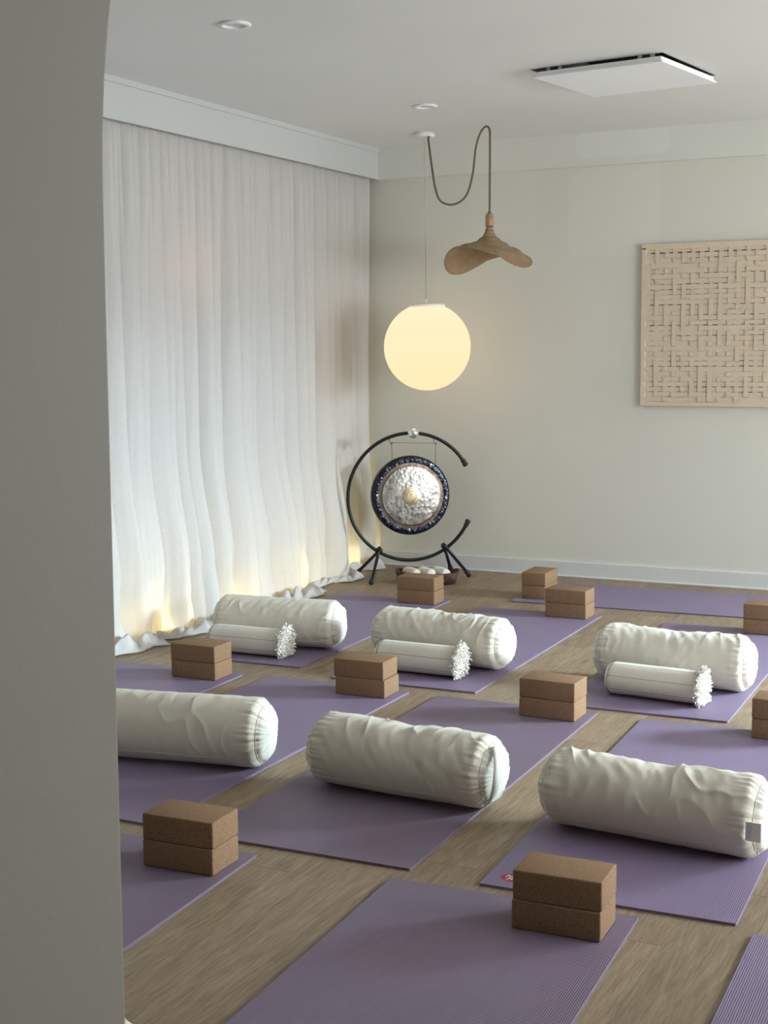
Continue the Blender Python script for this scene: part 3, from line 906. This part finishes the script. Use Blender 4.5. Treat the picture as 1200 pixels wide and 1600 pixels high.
# ================================================================= ROLLED BLANKETS
def blanket(cx, cy, an, L, r, seed, lab):
    t = thing('rolled_blanket', lab, 'blanket', (cx, cy, MT + .0016), an, 'rolled cotton blankets')
    LB = L - .035                       # body length, the fringe adds the rest
    NA, NS = 120, 60
    stripes = [1.88, 2.78 + .0, 3.62, .9, .2, 4.7]
    angs = sorted([2 * PI * k / NA for k in range(NA)] + [s_ + d for s_ in stripes for d in (-.013, .013)])
    n = len(angs); vs, fs, mi = [], [], []
    a_edge = 2.25
    def rad(a, s_):
        e = min(s_ + L / 2, 9)
        q_ = r * (1 + .035 * noise.noise(Vector((s_ * 6 + seed * 5, math.cos(a), math.sin(a)))))
        q_ += .0016 * math.sin(3 * a + seed) 
        de = (L / 2 + s_)
        if de < .02: q_ *= .90 + .10 * math.sqrt(max(0, 1 - (1 - de / .02) ** 2))
        return q_
    for i in range(NS + 1):
        s_ = -L / 2 + LB * i / NS
        for a in angs:
            aa = a + .03 * noise.noise(Vector((s_ * 5, seed, 2)))
            R2 = rad(a, s_)
            z = r + R2 * math.sin(aa); y = R2 * 1.04 * math.cos(aa)
            if z < .012: z = .012 - (.012 - z) * .8
            vs.append((s_, y, max(z, .0006)))
    for i in range(NS):
        for k in range(n):
            k2 = (k + 1) % n
            fs.append((i * n + k, i * n + k2, (i + 1) * n + k2, (i + 1) * n + k))
            mid = (angs[k] + angs[k2]) / 2 if k2 else 0
            mi.append(1 if any(abs(mid - s_) < .012 for s_ in stripes) else 0)
    mesh_obj('rolled_cloth', vs, fs, None, t, True, mats=[M_wool, M_stripe], midx=mi)
    # spiral face at both ends
    for s_, sg in ((-L / 2, -1), (-L / 2 + LB, 1)):
        vv, ff = [], []
        turns, m = 4.0, 170
        for i in range(m + 1):
            q_ = i / m; a = 2 * PI * turns * q_; R0 = r * (.08 + .86 * q_); 
            for d, dx in ((-.0065, 0), (0, .004), (.0065, 0)):
                z = r + (R0 + d) * math.sin(a); z = max(z, .002)
                vv.append((s_ + sg * dx, (R0 + d) * math.cos(a) * 1.03, z))
        for i in range(m):
            for k in range(2): ff.append((i * 3 + k, i * 3 + k + 1, i * 3 + k + 4, i * 3 + k + 3))
        o = mesh_obj('spiral_end', vv, ff, M_wool, t, True)
        m_ = o.modifiers.new('thick', 'SOLIDIFY'); m_.thickness = .006
    # knotted fringe
    rf = random.Random(seed)
    vv, ff = [], []
    N = 620
    for q_ in range(N):
        f_ = (q_ + .5) / N; R0 = r * (.05 + .98 * math.sqrt(f_)); a = q_ * 2.39996
        # outer tassels start further back on the body
        st = LB - L / 2 - (.010 if f_ < .7 else rf.uniform(0, .016))
        dr = Vector((1.0 if f_ < .75 else .75, math.cos(a) * (.15 + .55 * f_) + rf.uniform(-.45, .45), math.sin(a) * (.15 + .55 * f_) + rf.uniform(-.45, .45)))
        dr.normalize()
        p = Vector((st, R0 * math.cos(a), r + R0 * math.sin(a)))
        ln = rf.uniform(.026, .038); nseg = 4
        curl = Vector((rf.uniform(-.8, .2), rf.uniform(-1, 1), rf.uniform(-1, .6))) * .8
        b0 = len(vv); w_ = rf.uniform(.0026, .0038)
        for s_ in range(nseg + 1):
            side = dr.cross(Vector((.3, .5, .8))).normalized(); up = side.cross(dr).normalized()
            ww = w_ * (1.25 if s_ == 1 else 1.0) * (.75 if s_ == nseg else 1)
            for k in range(3):
                an_ = 2 * PI * k / 3 + s_ * .5
                v = p + ww * (math.cos(an_) * side + math.sin(an_) * up)
                v.z = max(v.z, .001); vv.append(tuple(v))
            p = p + dr * (ln / nseg); dr = (dr + curl * .45).normalized()
        for s_ in range(nseg):
            for k in range(3):
                k2 = (k + 1) % 3; ff.append((b0 + s_ * 3 + k, b0 + s_ * 3 + k2, b0 + s_ * 3 + 3 + k2, b0 + s_ * 3 + 3 + k))
        ff.append((b0 + nseg * 3, b0 + nseg * 3 + 1, b0 + nseg * 3 + 2))
    fr = mesh_obj('fringe', vv, ff, M_wooll, t, False); fr['kind'] = 'stuff'
blanket(-3.290, 5.352, .047, .395, .062, 21, 'rolled cream striped blanket with white fringe, nearest the curtain')
blanket(-2.424, 5.322, -.012, .400, .064, 22, 'rolled cream striped blanket with white fringe, in front of the middle back bolster')
blanket(-1.398, 5.300, -.085, .400, .064, 23, 'rolled cream striped blanket with white fringe, in front of the right-hand back bolster')

# ================================================================= GONG AND STAND
GA = math.radians(36)
PC = Vector((-3.540, 7.600, 0))
st = thing('gong_stand', 'black steel C-shaped hoop gong stand on four splayed legs', 'gong stand', (PC.x, PC.y, 0), GA)
RZ, RR = .489, .384
pts = []
for k in range(97):
    a = math.radians(30.5 + (360 - 30.5 - 25.5) * k / 96)
    pts.append((RR * math.cos(a), 0, RZ + RR * math.sin(a)))
tube('hoop', pts, .0105, M_black, st, 14)
for e_ in (0, -1):
    d = (Vector(pts[0]) - Vector(pts[1])) if e_ == 0 else (Vector(pts[-1]) - Vector(pts[-2])); d.normalize()
    p = Vector(pts[e_])
    tube('end_cap', [p - d * .028, p - d * .026, p - d * .002, p + d * .006, p + d * .014, p + d * .019], [.0125, .0145, .0145, .0175, .0165, .008], M_blackrub, st, 16)
iR = Matrix.Rotation(-GA, 3, 'Z')
def toloc(v): return iR @ (Vector(v) - PC)
legs = [((-3.698, 7.485, .172), (-3.868, 7.518, .018)), ((-3.698, 7.485, .180), (-3.633, 7.240, .018)),
        ((-3.376, 7.719, .180), (-3.420, 7.915, .018)), ((-3.376, 7.719, .190), (-3.215, 7.719, .018))]
for a_, b_ in legs:
    A, B = toloc(a_), toloc(b_)
    d = (B - A).normalized(); A2 = A - d * .012
    lg = tube('leg', [A2, B], .0098, M_black, st, 12)
    tube('rubber_foot', [B - d * .030, B - d * .026, B - d * .002, B + d * .004, B + d * .012], [.0115, .0135, .0135, .0165, .010], M_blackrub, lg, 14)
for c_ in ((-3.698, 7.485, .172), (-3.376, 7.719, .182)):
    p = toloc(c_); sgn = -1 if p.x < 0 else 1
    tg = Vector((-sgn * (p.z - RZ), 0, p.x * sgn)).normalized() if True else None
    o = lathe('clamp', [(0, .030), (.012, .030), (.017, .024), (.017, -.024), (.012, -.030), (0, -.030)], M_black, st, 20)
    o.location = p; o.rotation_euler = (math.radians(90), 0, 0)
for hx in (-.128, .142):
    a = math.acos(hx / RR); z_ = RZ + RR * math.sin(a)
    hp = [(hx, 0, z_ - .008), (hx - .004, -.004, z_ - .020), (hx + .002, -.008, z_ - .034), (hx + .012, -.006, z_ - .040), (hx + .016, -.002, z_ - .032)]
    tube('hook', catmull(hp, 4), .0018, M_black, st, 8)
def crystal():
    s = NT('crystal_glass')
    s.b.inputs['Metallic'].default_value = .85; s.b.inputs['Roughness'].default_value = .03
    s.b.inputs['Base Color'].default_value = (.80, .88, .90, 1); return s.m
bpts = [(0, -.034)] + [(.034 * math.sin(PI * k / 24), -.034 * math.cos(PI * k / 24)) for k in range(1, 24)] + [(0, .034)]
cb_ = lathe('crystal_ball', bpts, crystal(), st, 40); cb_.location = (.007, -.046, RZ + RR + .004); cb_['label'] = 'shiny glass ball at the top of the hoop'
bmt = lathe('ball_mount', [(.004, -.0), (.004, .018), (.009, .022)], M_black, st, 12)
bmt.location = (.007, -.010, RZ + RR); bmt.rotation_euler = (math.radians(90), 0, 0)

# gong
gg = thing('gong', 'round bronze gong with hammered silver face and dark blue-black rim', 'gong', (PC.x, PC.y, .4965), GA)
def metal(name, stops, rough, scale, bump, bs, stretch=(1, 1, 1), metal_=1.0, bd=.004):
    s = NT(name); v = s.coord(stretch); vb = s.coord()
    nz = s.noise(v, scale, 4, .7)
    s.base(s.ramp(nz, stops), s.ramp(s.noise(vb, scale * 1.5, 3), [(.3, (rough * .7,) * 3), (.7, (rough * 1.3,) * 3)]), .5, metal_)
    vo = s.n('ShaderNodeTexVoronoi'); vo.inputs['Scale'].default_value = bs; s.l(vb, vo.inputs['Vector'])
    s.bump(vo.outputs['Distance'], bump, bd)
    return s.m
M_silver = metal('hammered_silver', [(.30, (.34, .33, .30)), (.46, (.56, .555, .53)), (.62, (.84, .82, .75))], .30, 22, .35, 48, (1.6, 1, .55))
M_brown = metal('gong_brown_ring', [(.3, (.16, .10, .07)), (.7, (.34, .25, .20))], .38, 12, .12, 60)
M_patina = metal('gong_dark_patina', [(.35, (.02, .024, .035)), (.55, (.06, .075, .11)), (.75, (.42, .45, .50))], .28, 46, .7, 70)
M_rim = simple('gong_black_rim', (.015, .014, .013), .35, metal=.5)
M_gold = metal('gong_gold_boss', [(.3, (.80, .62, .36)), (.7, (.95, .82, .58))], .35, 20, .08, 60)
M_engr = simple('gong_engraving', (.16, .10, .04), .5)
GR = .239
lathe('hammered_face', [(.056, .0150), (.10, .0125), (.145, .009), (.172, .006), (.176, .0055)], M_silver, gg, 96, axis='Y')
lathe('centre_boss', [(0, .0195), (.030, .0190), (.050, .0170), (.057, .0148)], M_gold, gg, 64, axis='Y')
lathe('brown_ring', [(.1755, .0056), (.179, .0035), (.188, .003), (.199, .0025)], M_brown, gg, 96, axis='Y')
lathe('patina_ring', [(.199, .0025), (.209, .0055), (.221, .004), (.230, .0)], M_patina, gg, 96, axis='Y')
lathe('turned_rim', [(.229, .0005), (.236, -.004), (GR, -.012), (GR + .0, -.050), (GR - .005, -.053), (GR - .008, -.05), (GR - .008, -.014), (.225, -.006), (0, -.002)], M_rim, gg, 96, axis='Y')
def ring_pts(r_, y_, n=48): return [(r_ * math.cos(2 * PI * k / n), y_, r_ * math.sin(2 * PI * k / n)) for k in range(n + 1)]
tube('engraved_circle', ring_pts(.0290, -.0193), .0009, M_engr, gg, 6, cap=False)
tube('engraved_circle', ring_pts(.0135, -.0197, 40)[13:46], .0008, M_engr, gg, 6, cap=False)
tube('engraved_spiral', [(.001, -.0199, .015), (.0008, -.0199, .004), (-.002, -.0199, -.002), (-.006, -.0199, -.001)], .0008, M_engr, gg, 6)
for hx, hx2 in ((-.118, -.116), (.150, .147)):
    zt = math.sqrt(RR ** 2 - hx * hx) + RZ - .036 - .4965
    if hx > 0: hx += .0
    zb = math.sqrt(GR ** 2 - hx2 ** 2) - .004
    tube('hanging_cord', [(hx, -.004, zt), (hx2, -.016, zb)], .0014, M_blackrub, gg, 6)
tube('hanging_cord', [(-.118, -.004, math.sqrt(RR ** 2 - .118 ** 2) + RZ - .036 - .4965), (.150, -.004, math.sqrt(RR ** 2 - .150 ** 2) + RZ - .033 - .4965)], .0012, M_blackrub, gg, 6)

# ================================================================= TRAY WITH ROLLED EYE PILLOWS
def darkwood():
    s = NT('dark_carved_wood'); v = s.coord((3, 14, 14))
    a = s.noise(v, 6, 4, .65, .5)
    s.base(s.ramp(a, [(.3, (.025, .012, .008)), (.55, (.075, .038, .024)), (.75, (.15, .085, .055))]), .6, .3); s.bump(a, .6, .004); return s.m
M_dwood = darkwood()
tr = thing('wooden_tray', 'dark carved wooden tray holding rolled eye pillows under the gong', 'tray', (-3.372, 7.462, 0), math.radians(20))
bm = bmesh.new()
def loop(sx, sy, z, n=40, e=4.0):
    out_ = []
    for k in range(n):
        a = 2 * PI * k / n; c, s_ = math.cos(a), math.sin(a)
        out_.append(bm.verts.new((sx * math.copysign(abs(c) ** (2 / e), c), sy * math.copysign(abs(s_) ** (2 / e), s_), z + (.010 * (abs(c) ** 3) if z > .03 else 0) + .0015 * math.sin(5 * a))))
    return out_
Ls = [loop(.152, .082, .002), loop(.168, .094, .004), loop(.190, .112, .066), loop(.178, .101, .068), loop(.158, .084, .018), loop(.08, .04, .014)]
for A, B in zip(Ls, Ls[1:]):
    for k in range(40): bm.faces.new((A[k], A[(k + 1) % 40], B[(k + 1) % 40], B[k]))
bm.faces.new(Ls[0][::-1]); bm.faces.new(Ls[-1])
bm_obj('tray_body', bm, M_dwood, tr, True)
M_linen = cloth('cream_linen', (.72, .64, .52), weave=500).m
M_linen2 = cloth('pale_linen', (.74, .70, .64), weave=500).m
def eyeroll(cx, cy, z, an, ln, r_, mat, lab):
    vs, fs = [], []
    NA, NS = 28, 26
    for i in range(NS + 1):
        q_ = i / NS; s_ = -ln / 2 + ln * q_
        e = min(q_, 1 - q_) * ln
        rr = r_ * (1 if e > .02 else .55 + .45 * math.sqrt(max(0, 1 - (1 - e / .02) ** 2))) * (1 + .05 * math.sin(q_ * 34) )
        for k in range(NA):
            a = 2 * PI * k / NA
            vs.append((s_, rr * math.cos(a) * 1.05, rr * math.sin(a) + .0012 * math.sin(3 * a + s_ * 30)))
    for i in range(NS):
        for k in range(NA): fs.append((i * NA + k, i * NA + (k + 1) % NA, (i + 1) * NA + (k + 1) % NA, (i + 1) * NA + k))
    fs.append(tuple(range(NA))[::-1]); fs.append(tuple(range(NS * NA, (NS + 1) * NA)))
    o = mesh_obj('eye_pillow', vs, fs, mat, None, True)
    o.location = (cx, cy, z); o.rotation_euler = (0, 0, an)
    tag(o, lab, 'eye pillow', 'rolled eye pillows in the tray')
def trl(x, y):
    a = math.radians(20); return (-3.372 + x * math.cos(a) - y * math.sin(a), 7.462 + x * math.sin(a) + y * math.cos(a))
for (x, y, z, an, mat, lab) in ((-.094, .0, .058, -55, M_linen, 'cream rolled eye pillow at the left end of the wooden tray'),
                                (-.006, -.004, .060, -55, M_linen2, 'pale rolled eye pillow in the middle of the wooden tray'),
                                (.078, .006, .060, -55, M_linen2, 'pale rolled eye pillow at the right end of the wooden tray')):
    px, py = trl(x, y); eyeroll(px, py, z, math.radians(an + 20), .135, .031, mat, lab)
